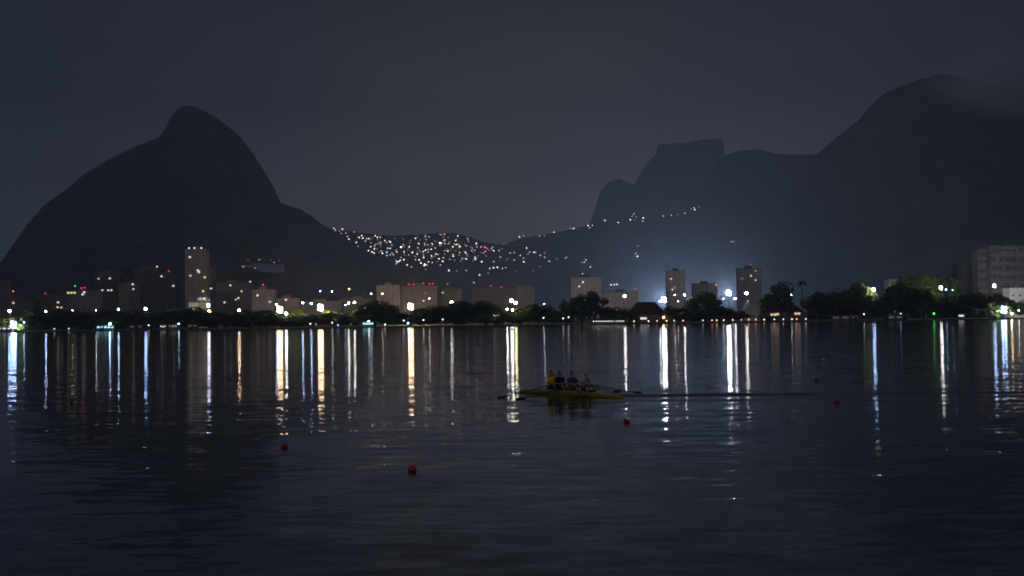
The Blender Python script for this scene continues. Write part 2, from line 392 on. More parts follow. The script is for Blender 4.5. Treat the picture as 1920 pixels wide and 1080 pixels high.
LAMPS = [  # px, py, colour, size, kind, label
 (19,583,'b','B','street_lamp','tall cool white street lamp at the far left above the lit yellowish tree'),
 (26,609,'b','X','floodlight_mast','big blue-white floodlight low on the shore at the far left'),
 (46,605,'b','M','street_lamp','small blue-white lamp just right of the big low floodlight at the far left'),
 (87,584,'b','M','street_lamp','blue-white street lamp second from the left above the dark shore trees'),
 (137,582,'w','S','street_lamp','faint white lamp left of its twin over dark trees at left'),
 (181,582,'w','S','street_lamp','small white lamp midway between two blue-white lamps at left'),
 (223,580,'b','M','street_lamp','blue-white street lamp beside red and orange specks left of the tower'),
 (274,579,'b','B','street_lamp','bright blue-white street lamp left of the tall apartment tower'),
 (102,620,'b','S','bollard_lamp','left one of two blue lamps at the waterline, left side'),
 (129,620,'b','S','bollard_lamp','right one of two blue lamps at the waterline, left side'),
 (244,609,'w','S','bollard_lamp','white waterline lamp just right of the blue lit kiosk'),
 (279,610,'w','S','bollard_lamp','greenish white waterline lamp second right of the blue lit kiosk'),
 (336,607,'c','S','street_lamp','pale cyan lamp low under the trees below the tall tower'),
 (391,573,'b','B','floodlight_mast','tall blue-white floodlight beside the lit cream building'),
 (393,584,'a','B','street_lamp','warm white lamp directly under the floodlight by the cream building'),
 (449,582,'a','B','street_lamp','lone warm lamp with a pinkish glow between tower and white lights'),
 (519,571,'b','M','street_lamp','upper cool lamp of the bright trio left of the center'),
 (525,581,'a','X','floodlight_mast','warm glaring floodlight in the middle of the bright trio'),
 (537,588,'w','B','street_lamp','lowest white lamp of the bright trio, right side'),
 (568,568,'b','M','street_lamp','left one of two cool lamps beside the orange-pink floodlight'),
 (584,569,'b','M','street_lamp','right one of two cool lamps beside the orange-pink floodlight'),
 (601,577,'a','X','floodlight_mast','orange-pink glaring floodlight left of the cool twin lamps pair'),
 (601,546,'b','S','street_lamp','small cool lamp high above the orange-pink floodlight'),
 (582,607,'w','S','bollard_lamp','left of two white waterline lamps beneath the orange-pink floodlight'),
 (593,608,'w','S','bollard_lamp','right of two white waterline lamps beneath the orange-pink floodlight'),
 (623,547,'w','S','street_lamp','pale lamp pair high above the lit green shrubs'),
 (655,542,'o','S','street_lamp','small orange lamp high above three white lamps'),
 (648,572,'b','S','street_lamp','leftmost and lowest of three white lamps in a close row'),
 (654,568,'w','M','street_lamp','middle of three white lamps in a close row'),
 (665,567,'w','M','street_lamp','rightmost of three white lamps in a close row'),
 (684,579,'c','M','street_lamp','cyan-white lamp in front of a dark tree right of three white lamps'),
 (696,551,'w','S','street_lamp','small white lamp left of the small pink lamp before the hazy blocks'),
 (717,551,'a','S','street_lamp','small pinkish lamp in front of the hazy pale blocks'),
 (623,605,'w','S','bollard_lamp','small white waterline lamp above another, left of the green speck'),
 (634,611,'b','S','bollard_lamp','bluish waterline lamp at the very edge left of the green speck'),
 (658,608,'g','T','bollard_lamp','tiny green lamp on the shore left of center'),
 (722,610,'w','S','bollard_lamp','small yellowish waterline lamp right of the cyan lit kiosk'),
 (770,575,'a','X','floodlight_mast','largest warm white floodlight, left of center before pale blocks'),
 (757,601,'w','S','bollard_lamp','upper small lamp under the largest warm floodlight'),
 (765,606,'b','M','bollard_lamp','lower bluish lamp right at the water under the largest warm floodlight'),
 (805,560,'w','S','street_lamp','small white lamp right of the largest warm floodlight'),
 (847,567,'w','B','street_lamp','bright white street lamp above trees right of the largest warm floodlight'),
 (794,600,'w','S','bollard_lamp','small white waterline lamp right of the largest warm floodlight'),
 (830,599,'w','S','bollard_lamp','white waterline lamp left of the long dark tree mass'),
 (883,583,'w','T','street_lamp','faint lamp inside the dark tree mass left of the four-lamp group'),
 (959,564,'w','B','floodlight_mast','upper left white lamp of the four-lamp group at center'),
 (967,568,'y','B','street_lamp','yellow lamp of the four-lamp group at center'),
 (951,580,'w','M','street_lamp','lower left lamp of the four-lamp group at center'),
 (961,581,'w','M','street_lamp','lower right lamp of the four-lamp group at center'),
 (1020,570,'w','S','street_lamp','small white lamp between the four-lamp group and the yellow-green tree'),
 (1019,596,'w','S','bollard_lamp','small white lamp low on the lawn below the green trees'),
 (1056,597,'w','S','bollard_lamp','left lamp under the glowing yellow-green tree'),
 (1066,595,'w','S','bollard_lamp','right lamp under the glowing yellow-green tree'),
 (1075,569,'w','S','street_lamp','small white lamp between the yellow-green tree and the big dark tree'),
 (1137,567,'w','B','street_lamp','round white lamp at the right edge of the big dark tree'),
 (1171,555,'w','B','street_lamp','round white lamp above the low red-roofed clubhouse'),
 (1163,592,'w','S','street_lamp','small white lamp above the lit pavilion on the water'),
 (1245,562,'w','X','floodlight_mast','brightest white floodlight cluster above the clubhouse right of center'),
 (1237,565,'w','M','street_lamp','smaller lamp touching the left of the brightest white cluster'),
 (1265,553,'w','S','street_lamp','small lamp just right of the brightest cluster, before the hazy tower'),
 (1283,553,'w','M','street_lamp','white lamp beside the lit green tree right of the hazy tower'),
 (1271,565,'w','T','street_lamp','faint lamp low between brightest cluster and lit green tree'),
 (1244,595,'o','M','street_lamp','bright orange lamp directly below the brightest white cluster'),
 (1366,549,'w','X','floodlight_mast','large white floodlight left of the white gabled shed'),
 (1378,560,'w','B','street_lamp','white lamp beneath and right of the large floodlight by the shed'),
 (1399,550,'w','B','street_lamp','white lamp on a mast directly above the white gabled shed'),
 (1356,560,'w','T','street_lamp','faint lamp lower left of the large floodlight by the shed'),
 (1483,553,'w','S','street_lamp','small white lamp in front of the dark tree left of the palm'),
 (1638,543,'b','B','floodlight_mast','blue-white floodlight shining on a yellow-green tree'),
 (1620,589,'w','S','bollard_lamp','small white lamp on the low pale pier right of the palm'),
 (1689,588,'b','S','bollard_lamp','small bluish lamp low on the pier, right part'),
 (1751,588,'g','M','bollard_lamp','vivid green lamp at the waterline on the right'),
 (1764,540,'w','B','floodlight_mast','bright white floodlight above the vivid green lamp'),
 (1773,543,'b','S','street_lamp','small blue lamp touching the right of the floodlight above the green lamp'),
 (1785,544,'b','T','street_lamp','faint bluish lamp second right of the floodlight above the green lamp'),
 (1864,536,'b','B','floodlight_mast','blue-white floodlight in front of the apartment block at right'),
 (1828,581,'w','S','street_lamp','left lamp of a faint white pair among dark trees at right'),
 (1838,582,'w','T','street_lamp','right lamp of a faint white pair among dark trees at right'),
 (1882,581,'b','X','floodlight_mast','largest blue floodlight low by the water at the far right'),
 (1896,588,'a','M','street_lamp','pinkish lamp right of the largest blue floodlight'),
 (1909,582,'w','S','street_lamp','small lamp under the lit white facade at the far right'),
]
HAZE_FILL = {1245: 32000, 1366: 22000, 770: 4200, 525: 1000, 601: 900, 391: 1000, 26: 400, 1638: 900, 1764: 900, 1864: 2600, 959: 2800, 1882: 400}  # strength of the added land-side fill panels, per mast
near_y = dict(bollard_lamp=SHORE + 1.5)
for i, (px, py, c, s, k, lab) in enumerate(LAMPS):
    Y = near_y.get(k, SHORE + 14 + (i * 37 % 23)); g = 1.0
    if px in (1245, 1366): Y = 2000; g = 0.9; s = 'Z'
    if px in (770, 959): Y = SHORE + 82
    if px in (1378, 1237): Y = 1500; g = 1.3
    if c == 'g': g = 0.5
    if py > 586 and k != 'bollard_lamp' or px in (1882, 1909): Y = SHORE + 2 + i % 3
    if k == 'bollard_lamp': g *= 0.16
    lamp(px, py, c, s, lab, Y=Y, gain=g, back=HAZE_FILL.get(px, 0) if k == 'floodlight_mast' else 0, kind=k, group={'bollard_lamp': 'low lamps along the waterline', 'floodlight_mast': 'floodlights on the far shore'}.get(k, 'street lamps along the far shore'))
# promenade bollards right of the pavilion
ROW = [(1189,605,'a','S'),(1216,604.5,'a','S'),(1232,604,'a','T'),(1250,604,'a','S'),(1264,604,'w','T'),(1281,604,'o','S'),(1318,604.5,'w','T'),
       (1335,604.5,'o','S'),(1344,604,'a','S'),(1357,604,'a','S'),(1374,603.5,'a','S'),(1390,603.5,'a','T'),(1404,603,'o','S'),(1417,603,'o','S'),
       (1433,601.5,'a','S'),(1452,601.5,'w','T'),(1469,601.5,'w','T'),(1485,600,'a','S'),(1494,601,'o','S'),(1511,601,'a','S')]
for i, (px, py, c, s) in enumerate(ROW):
    lamp(px, py, c, s, '%s%s amber lamp from the left in the long low row along the quay' % (ordinal(i + 1), ' little' if s == 'T' else ''),
         Y=SHORE + 0.5, kind='bollard_lamp', group='amber lamps in a row along the quay', gain=0.16)

# ------------------------------------------------------------------ buildings
WIN = MB().box(-0.9, 0.9, -0.06, 0.25, -0.7, 0.7).mesh('window', M['glass'])
def litwin(c, s): return MB().box(-0.9, 0.9, -0.12, 0.2, -0.75, 0.75).mesh('lit_window', em(c, s))
WIN_HAZE = MB().box(-0.9, 0.9, -0.06, 0.25, -0.7, 0.7).mesh('window', mat('haze_faded_window', (0.42, 0.42, 0.46), 0.8))  # panes painted close to wall tone, haze fade put into the colour
LITW = {c: litwin(c, 1.1) for c in 'wbaoyrcg'}
BEAC = {c: MB().ball((0, 0, 0), 0.7, 8, 5).mesh('beacon', em(c, 1.8)) for c in 'wbaoyrcg'}
def building(px0, px1, ytop, Y, label, mt='plaster', lights=(), beacons=(), floors=None, cols=None, cat='apartment block', depth=16, group='apartment blocks behind the far shore', base=None, rz=0.0, win=True):
    if base: Y = hit((px0+px1)/2, base).y - 3
    a = P(px0, ytop, Y); b = P(px1, ytop, Y); gz = ground_z(Y) if not base else P((px0+px1)/2, base + 3, Y).z
    W = b.x - a.x; H = a.z / 2 + b.z / 2 - gz; cx = (a.x + b.x) / 2
    root = thing('apartment_block' if cat == 'apartment block' else cat.replace(' ', '_'), (cx, Y, gz - 1), label, cat, group, rz)
    H += 1
    m = MB(); m.box(-W/2, W/2, 0, depth, 0, H)
    m.build('wall', M[mt], root)
    m = MB(); m.box(-W/2 - 0.3, W/2 + 0.3, -0.3, depth + 0.3, H + 0.003, H + 0.5)
    rf = m.build('roof', M['concrete'], root)
    t = MB(); t.box(-W * 0.18, W * 0.12, depth * 0.3, depth * 0.6, H + 0.503, H + 3.0); t.build('water_tank', M['plaster_b'], rf)
    nf = floors or max(2, int((H - 2) / 3.2)); nc = cols or max(2, int(W / 4.2))
    nf = min(nf, 16); nc = min(nc, 14)
    if nf * nc > 96: nc = 96 // nf
    if win:
        m = MB()
        for f in range(1, nf):
            z = H * f / nf; m.box(-W/2 - 0.12, W/2 + 0.12, -0.35, -0.003, z - 0.2, z + 0.15)
        m.build('floor_bands', M['plaster_h'] if mt in ('plaster_d', 'plaster_h') else (M['plaster_b'] if mt != 'plaster_b' else M['concrete']), root)  # far pale blocks get wall-tone bands, haze fade put into the colour
        for f in range(nf):
            for c in range(nc):
                x = -W/2 + W * (c + 0.5) / nc; z = H * (f + 0.52) / nf
                wo = link('window', WIN_HAZE if mt == 'plaster_h' and Y > 1250 else WIN, root, (x, -0.02, z))
                if mt == 'plaster_d': wo.scale = (1.7, 1, 1.05)
    for (lx, ly, c) in lights:
        q = P(lx, ly, Y)
        o = link('window', LITW[c], root, (q.x - cx, -0.22, q.z - gz + 1)); o['label'] = 'window lit %s' % dict(w='white', b='cool white', a='warm', o='orange', y='yellow', r='red', c='cyan', g='green')[c]
    for (lx, ly, c) in beacons:
        q = P(lx, ly, Y); zt = H + 0.5
        z = max(q.z - gz + 1, zt + 0.9)
        k = MB().tube((q.x - cx, 1.0, zt - 0.2), (q.x - cx, 1.0, z - 0.5), 0.1, 0.08, 6).build('beacon_mast', M['metal'], root)
        link('beacon', BEAC[c], k, (q.x - cx, 1.0, z))
    return root

building(-30, 8, 527, 1240, 'pale grey block cut by the left edge of the photo', 'plaster_b')
building(4, 62, 562, 1300, 'low pinkish block at the far left under an orange beacon', 'plaster_c', lights=[(25,568,'a')], beacons=[(24,546,'o')])
building(62, 122, 556, 1330, 'low grey block with one pink beacon, left of the yellow-lit house', 'plaster_b', lights=[(109,567,'w'),(108,576,'a'),(115,577,'a')], beacons=[(84,550,'r')])
building(124, 182, 546, 1280, 'pale low block with a row of yellow lit windows and red lights', 'plaster', lights=[(128,549,'y'),(134,549,'y'),(140,549,'y'),(158,548,'w'),(155,552,'w')], beacons=[(140,536,'g'),(152,540,'r'),(158,539,'r')])
building(178, 224, 511, 1420, 'brownish square block standing on the slope left of the tower', 'plaster_c', lights=[(206,522,'w'),(185,523,'a'),(203,544,'w'),(209,544,'w'),(192,544,'w')], beacons=[(230,525,'r')][:0])
building(222, 262, 532, 1350, 'dim purple-grey block with a stacked pair of small white windows', 'plaster_c', lights=[(249,533,'w'),(250,542,'a'),(211,570,'w')][:2])
building(250, 294, 503, 1440, 'brown-grey block high on the slope with a lamp at its right corner', 'plaster_c', beacons=[(294,500,'w')])
building(292, 330, 515, 1400, 'narrow dim block with a red rooftop light left of the tall tower', 'plaster_b', lights=[(303,518,'w'),(325,536,'w'),(297,565,'w'),(279,565,'w')][:2], beacons=[(316,508,'r')])
building(347, 386, 468, 1300, 'tall slim grey apartment tower with three white lights on its roof', 'plaster', lights=[(356,482,'w'),(373,510,'w'),(371,507,'w'),(357,517,'a'),(384,520,'y'),(381,546,'y'),(346.8,555,'w')][:6], beacons=[(354,465,'w'),(364,465,'w'),(377,465,'w')], floors=16)
building(386, 398, 508, 1330, 'narrow annex with orange light against the tall tower', 'plaster_b', lights=[(389,510,'o'),(391,520,'y'),(392,541,'w'),(396,541,'w')])
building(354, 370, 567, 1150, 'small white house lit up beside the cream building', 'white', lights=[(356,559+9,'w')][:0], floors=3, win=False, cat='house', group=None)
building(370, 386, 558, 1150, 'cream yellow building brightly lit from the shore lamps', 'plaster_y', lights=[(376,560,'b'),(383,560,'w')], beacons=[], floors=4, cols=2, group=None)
building(398, 470, 531, 1450, 'wide hazy block right of the tall tower', 'plaster_b', lights=[(432,535,'w'),(453,546,'a'),(421,567,'w'),(442,562,'a'),(447,559,'w')], beacons=[(469,528,'y')])
building(446, 530, 497, 2050, 'long low building up on the slope with red roof beacons', 'plaster_b', base=507, cols=14, lights=[(455,500,'a'),(457,500,'a'),(478,503,'w')], beacons=[(465,488,'r'),(486,487,'w'),(508,488,'r'),(524,488,'r'),(514,492,'a')])
building(472, 513, 544, 1270, 'two-tone grey block with a red light above its left corner', 'plaster', lights=[(483,554,'w'),(506,566,'w')], beacons=[(493,534,'r')])
building(513, 560, 560, 1300, 'low pale block behind the bright trio of lamps', 'plaster', lights=[(536,562,'w')])
building(560, 640, 566, 1340, 'long low block behind the orange-pink floodlight', 'plaster_b', lights=[])
building(640, 700, 561, 1380, 'low grey block behind three white lamps', 'plaster_b', lights=[])
building(706, 750, 536, 1330, 'left hazy block of the pale pair behind the warm floodlight', 'plaster', lights=[], beacons=[(767,533,'r'),(775,533,'r')][:0])
building(752, 820, 537, 1400, 'middle hazy pale block topped by a line of red beacons', 'plaster', lights=[(798,550,'r'),(794,564,'w')], beacons=[(767,533,'r'),(775,533,'r'),(794,531,'r'),(805,532,'r'),(811,532,'r')])
building(822, 866, 543, 1450, 'right hazy block with a single red beacon', 'plaster_b', lights=[(830,549,'a')], beacons=[(839,532,'r')])
building(884, 968, 541, 1500, 'long hazy block with two red beacons left of the squat pale block', 'plaster_b', lights=[(905,551,'a')][:0], beacons=[(920,536,'r'),(940,538,'r')])
building(970, 1001, 538, 1420, 'squat pale block at center under a pair of high red specks', 'plaster', lights=[])
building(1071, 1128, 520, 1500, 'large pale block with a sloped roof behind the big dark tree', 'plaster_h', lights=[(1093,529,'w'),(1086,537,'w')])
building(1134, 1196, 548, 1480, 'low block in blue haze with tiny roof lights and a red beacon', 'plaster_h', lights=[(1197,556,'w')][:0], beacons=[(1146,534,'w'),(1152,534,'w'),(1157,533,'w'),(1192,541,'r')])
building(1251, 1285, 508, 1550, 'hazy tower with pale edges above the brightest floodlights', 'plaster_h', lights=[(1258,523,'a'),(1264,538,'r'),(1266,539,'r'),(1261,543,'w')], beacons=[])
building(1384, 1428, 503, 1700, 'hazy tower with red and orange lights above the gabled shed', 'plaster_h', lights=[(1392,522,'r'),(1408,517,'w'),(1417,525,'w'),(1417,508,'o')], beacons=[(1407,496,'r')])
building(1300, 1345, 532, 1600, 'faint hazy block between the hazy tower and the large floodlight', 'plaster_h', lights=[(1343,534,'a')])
building(1667, 1684, 523, 1180, 'small white wall corner above the dark trees at right', 'white', win=False, cat='house', group=None)
building(1833, 1862, 468, 1230, 'lower left wing of the big apartment block at right', 'plaster_d', floors=8, cols=3)
building(1857, 1945, 461, 1218, 'big grey apartment block with balcony bands at the right edge', 'plaster_d', floors=8, cols=7, depth=26)
building(1796, 1838, 500, 1290, 'dim low block left of the big apartment block', 'plaster_b')
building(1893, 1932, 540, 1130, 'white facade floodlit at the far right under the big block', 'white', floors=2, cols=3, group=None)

# low waterfront buildings
def clubhouse(px0, px1, yeave, yridge, Y, label, wallmat='plaster_b', roofmat='tile', depth=14, gable=False, lit=()):
    a = P(px0, yeave, Y); b = P(px1, yeave, Y); r = P((px0+px1)/2, yridge, Y + (0 if gable else depth/2)); gz = ground_z(Y)
    W = b.x - a.x; H = a.z/2 + b.z/2 - gz; cx = (a.x+b.x)/2; HR = r.z - gz
    root = thing('clubhouse' if not gable else 'shed', (cx, Y, gz), label, 'clubhouse' if not gable else 'shed')
    MB().box(-W/2, W/2, 0, depth, -0.5, H).build('wall', M[wallmat], root)
    m = MB()
    if gable:
        m.v = [(-W/2,-.05,H),(W/2,-.05,H),(W*-0.25,-.05,HR),(-W/2,depth,H),(W/2,depth,H),(W*-0.25,depth,HR)]
        m.f = [(0,1,2),(3,5,4),(0,2,5,3),(1,4,5,2),(0,3,4,1)]
    else:
        e = 0.8; k = min(W*0.3, depth*0.5)
        m.v = [(-W/2-e,-e,H+.003),(W/2+e,-e,H+.003),(W/2+e,depth+e,H+.003),(-W/2-e,depth+e,H+.003),(-W/2+k,depth/2,HR),(W/2-k,depth/2,HR)]
        m.f = [(0,1,5,4),(1,2,5),(2,3,4,5),(3,0,4),(0,3,2,1)]
    m.build('roof', M[roofmat], root)
    n = max(2, int(W/4))
    for i in range(n):
        x = -W/2 + W*(i+0.5)/n; link('window', WIN, root, (x, -0.02, H*0.5))
    for lx, ly, c in lit:
        q = P(lx, ly, Y); o = link('window', LITW[c], root, (q.x-cx, -0.3, max(0.9, q.z-gz))); o['label'] = 'lit window'
    return root
clubhouse(1178, 1248, 590, 566, SHORE+16, 'low dark red-roofed clubhouse below the brightest floodlights', lit=[(1206,597,'c'),(1203,597,'w'),(1210,597,'w')])
clubhouse(1428, 1505, 584, 568, SHORE+18, 'long low red-roofed clubhouse left of the palm', lit=[(1447,590,'a'),(1453,590,'a'),(1458,589,'a'),(1492,588,'a'),(1498,588,'a')])
clubhouse(1397, 1428, 583, 562, SHORE+24, 'white gabled shed glowing under the lamps, left of the red roof', 'white', 'white', gable=True)

def kiosk(px0, px1, Y, label, col, h=3.0, roof='white', n=4, s=3.0):
    a = P(px0, 600, Y); b = P(px1, 600, Y); W = b.x-a.x; cx = (a.x+b.x)/2
    root = thing('kiosk', (cx, Y, 1.0), label, 'kiosk', 'kiosks on the waterfront')
    MB().box(-W/2, W/2, 0, 4, 0, h).build('wall', M['plaster_b'], root)
    MB().box(-W/2-.5, W/2+.5, -1.2, 4.4, h+.003, h+.3).build('roof', M[roof], root)
    for i in range(n):
        x = -W/2 + W*(i+.5)/n
        MB().box(x-W*0.32/n, x+W*0.32/n, -0.06, 0.05, h*0.45, h*0.85).build('window', em(col, s * 0.3), root)['label'] = 'lit window'
    return root
kiosk(181, 214, SHORE+4, 'blue lit kiosk at the waterline below the left trees', 'c', n=5, s=8)
MB_ = lamp(207, 607, 'b', 'M', 'bright bluish lamp on the right end of the blue lit kiosk', Y=SHORE+3, group='street lamps along the far shore')
kiosk(240, 268, SHORE+5, 'dim pale low kiosk right of the blue lit kiosk', 'a', n=2, s=0.3)
kiosk(300, 312, SHORE+4, 'small kiosk with a short row of white lights below the tower', 'w', n=3, s=6)
kiosk(316, 332, SHORE+5, 'yellowish dim kiosk just left of the pale cyan lamp', 'y', n=3, s=1.2)
kiosk(352, 370, SHORE+5, 'dim kiosk beneath the small white house', 'a', n=2, s=0.6)
kiosk(680, 700, SHORE+4, 'cyan lit kiosk at the waterline under the dark tree', 'c', n=5, s=8)
lamp(692, 602, 'w', 'S', 'small white lamp above the cyan lit kiosk', Y=SHORE+3)
kiosk(925, 938, SHORE+16, 'small raised kiosk with white lights left of the four-lamp group', 'w', h=9.0, n=4, s=5)
kiosk(1558, 1612, SHORE+3, 'long low pale pier building right of the palm', 'w', n=3, s=0.25, h=3.0)
kiosk(1664, 1694, SHORE+3, 'pale low hut on the pier under the dark trees at right', 'w', n=2, s=0.4, h=2.4)
kiosk(1795, 1810, SHORE+3, 'tiny hut with one white lit bar at right', 'w', n=1, s=3.5, h=3.2)
kiosk(-6, 22, SHORE+3, 'lit white kiosk at the left edge beneath the big floodlight', 'w', n=3, s=3.0, h=3.0)

# pavilion standing over the water with its string of lamps
def pavilion():
    Y = SHORE - 14
    a = P(1110, 605, Y); b = P(1172, 605, Y); W = b.x-a.x; cx = (a.x+b.x)/2
    root = thing('pavilion', (cx, Y, 0), 'open pavilion on stilts over the water with a string of white lamps', 'pavilion')
    MB().box(-W/2, W/2, -4, 6, 0.75, 1.0).build('deck', M['wood'], root)
    MB().box(-W/2-.5, W/2+.5, -4.6, 6.6, 4.6, 4.9).build('roof', M['carbon'], root)
    n = 7
    for i in range(n):
        x = -W/2 + .3 + (W-.6)*i/(n-1)
        for y in (-3.8, 5.8):
            MB().tube((x, y, -1.2), (x, y, 4.597), .14, .12, 6).build('post', M['wood'], root)
    xs = [1113,1118,1122.5,1127.5,1132,1137,1141.5,1146,1150,1156,1160,1164.5,1169]
    for i, px in enumerate(xs):
        q = P(px, 602.5 - (px-1113)*0.008, Y-4.8)
        s = 0.30 if px not in (1150,) else 0.2
        o = MB().ball((q.x-cx, -4.9, q.z), s, 8, 5).build('lamp', em('w', 4.0), root)
        MB().tube((q.x-cx, -4.9, q.z), (q.x-cx, -4.9, 4.597), .03, .03, 5).build('cord', M['metal'], o)
pavilion()

# ------------------------------------------------------------------ houses on the slopes, seen by their lamps
HW = [MB().box(-w_/2, w_/2, 0, 6, -7, h_).mesh('wall', M[m_]) for w_, h_, m_ in ((6, 5, 'brick'), (8, 3.4, 'plaster_b'), (5, 7, 'brick'))]
HR_ = [MB().box(-w_/2-.3, w_/2+.3, -.4, 6.3, h_+.003, h_+.3).mesh('roof', M['concrete']) for w_, h_ in ((6, 5), (8, 3.4), (5, 7))]
HWIN = MB().box(-0.6, 0.6, -0.05, 0.1, -0.5, 0.5).mesh('window', M['glass'])
HL = {}
def hlamp(c, s, r):
    k = (c, s, r)
    if k not in HL: HL[k] = MB().ball((0, 0, 0), r, 8, 5).mesh('lamp', em(c, s))
    return HL[k]
def zoomlist(ox, oy, sc_, pts): return [(ox + p[0]/sc_, oy + p[1]/sc_) + tuple(p[2:]) for p in pts]
Z6 = zoomlist(620, 410, 10.8, [(70,197,2),(95,235,1),(237,210,2),(183,250,1,'b'),(213,300,1,'b'),(310,290,1),(345,360,1),(370,418,2),(480,265,1,'a'),(400,195,0,'o'),(580,380,2),(630,340,2),(650,397,2),(770,405,2),
    (525,480,2),(562,557,1),(545,360,0,'a'),(903,347,2),(945,375,2),(812,485,1),(905,525,1),(890,548,1),(808,567,2),(885,612,2),(765,648,2),(838,672,2),(878,695,2),(980,683,0),(1010,485,2),(1097,445,2),(1133,483,1),
    (1190,455,2),(1213,475,2),(1243,532,1),(1160,595,2,'c'),(1207,600,2),(1137,678,2,'c'),(1140,745,2,'c'),(1203,735,1),(1243,695,1),(1270,730,1),(1050,703,2),(1300,400,0),(1467,415,0),(1427,575,3),(1467,530,1),(1340,673,2,'a'),
    (1483,673,2,'a'),(1495,733,0),(1427,785,1),(1477,830,2),(1408,845,2),(1340,868,2),(1375,868,2),(1337,910,1),(1313,830,0),(1552,935,2),(1637,975,1),(1587,570,2),(1657,683,2),(1560,630,0),(1697,755,0),(1615,440,0),(1605,495,0)])
Z7 = zoomlist(760, 420, 10.8, [(208,285,2),(250,250,0),(293,325,0),(110,325,0),(405,230,1),(403,260,1),(428,320,1),(478,260,1),(595,340,0),(695,210,1),(720,215,1),(793,205,2,'o'),(800,325,2),(775,350,1),(895,352,1),(270,397,2),(397,395,1),(397,425,1),(463,420,1),
    (540,405,2),(705,385,3),(730,390,2),(705,430,1),(800,400,1),(875,397,1),(1020,333,2),(1062,240,2),(1025,413,2),(1070,412,1),(1100,455,3,'o'),(962,462,2),(1265,300,1),(1275,345,1),(1200,420,1),(1230,448,1),(1440,390,2),(1440,420,1),(1455,465,1),
    (1360,490,1),(1320,458,0),(1537,465,1),(1623,475,3,'r'),(1665,503,2,'r'),(1400,535,1),(1383,575,0,'b'),(1520,580,0),(73,460,2),(248,480,1),(145,577,2),(50,520,0),(525,512,2),(608,485,1),(463,518,1),(410,525,2),(362,557,2),(297,560,0),
    (245,605,2,'a'),(370,622,1,'a'),(375,677,2),(205,722,1),(285,725,2),(533,645,2),(533,690,0),(620,608,2),(662,618,1),(595,650,0),(803,535,1),(863,547,2),(845,500,0),(795,605,0),(965,620,1),(967,650,2),(1100,580,1),(1222,580,2),(1085,628,0),
    (1240,705,2),(1257,650,0),(1415,675,2),(1415,712,2),(1445,688,0),(1380,735,0),(1480,640,0),(1635,645,0),(1550,762,2),(680,703,2),(773,685,1),(757,755,2),(905,715,1),(1000,740,0),(467,767,2,'y'),(545,780,1),(318,790,2),(393,820,3),(385,845,2),
    (437,830,1),(410,918,0),(705,828,1),(880,942,2),(1237,940,1),(1040,945,0),(1507,1033,2),(1705,900,1)])
Z4 = zoomlist(880, 400, 4.5, [(205,315,2),(250,315,1),(275,298,0),(345,333,2,'o'),(378,330,1),(260,370,1),(205,405,1),(320,388,0),(378,392,1),(430,355,1),(485,293,2),(508,328,1),(545,328,2),(558,328,1),(492,343,0),(600,352,1),(635,337,0),(635,370,1),
    (457,377,1),(460,410,2),(673,405,1),(740,383,0),(812,378,1),(827,368,0),(205,458,2),(237,455,2),(280,465,1),(308,458,1),(175,465,0),(37,582,1),(160,563-60,0),(983,395,1),(970,413,1),(952,413,0),(1023,452,1),(955,512,1),(400,487,0,'r'),(540,487,0,'r'),
    (420,198,2),(457,190,1),(593,188,1),(635,187,0),(715,158,2),(770,145,0),(880,127,2),(857,125,1),(1003,103,2),(1038,100,1),(1017,120,1),(1145,60,3),(1258,76,2),(1405,340,1),(1417,363,2),
    (595,447,0),(1160-880,0,0)][:-1])
Z5 = zoomlist(1060, 370, 4.0, [(515,125,2),(500,142,1),(530,145,1),(487,168,2),(520,170,0,'g'),(585,155,2),(580,177,1),(735,140,1),(795,135,1),(848,127,0,'y'),(897,120,1),(945,88,1),(965,78,2),(970,92,2),(1003,70,1),(1248,332,1),(1265,332,0),
    (683,342,0,'r'),(548,362,0)])
LUM = {0: (0.75, 1.4), 1: (0.85, 3.6), 2: (1.05, 7.0), 3: (1.6, 10.0)}
CN = dict(w='white', b='blue', a='warm', o='orange', y='yellow', r='red', c='cyan', g='green')
special = {}
def zone(px, py):
    if px < 690 and py < 470: return "below the left mountain", 'houses at the left end of the hillside town'
    if py < 428 and px > 1130: return "on the high ridge", 'lit houses along the high ridge'
    if px > 955 and py < 446: return "on the rising crest", 'lit houses on the rising crest'
    if px > 1085: return "on the dark right slope", 'scattered houses on the right slope'
    if px < 770: return "left in the hillside town", 'houses in the left of the hillside town'
    if px < 860: return "mid hillside town", 'houses in the middle of the hillside town'
    if px < 955: return "right in the hillside town", 'houses in the right of the hillside town'
    return "at the town's right end", 'houses at the right end of the hillside town'
HOUSES = {}
rq = random.Random(21); EXTRA = []
n_have = len([it for it in Z6 + Z7 + Z4 + Z5]) - len([it for it in Z4 if it[0] < 922 and it[1] < 495])
while len(EXTRA) < 298 - n_have:
    ex = rq.uniform(668, 948); top = 440 if ex > 745 else 432 + (ex - 640) * 0.1; bot = 496 if ex > 760 else 440 + (ex - 640) * 0.46
    if ex > 870: bot = 488; top = 452
    EXTRA.append((ex, top + (bot - top) * rq.betavariate(1.6, 1.6), rq.choice((0, 0, 1)), rq.choice('wwwwwa')))
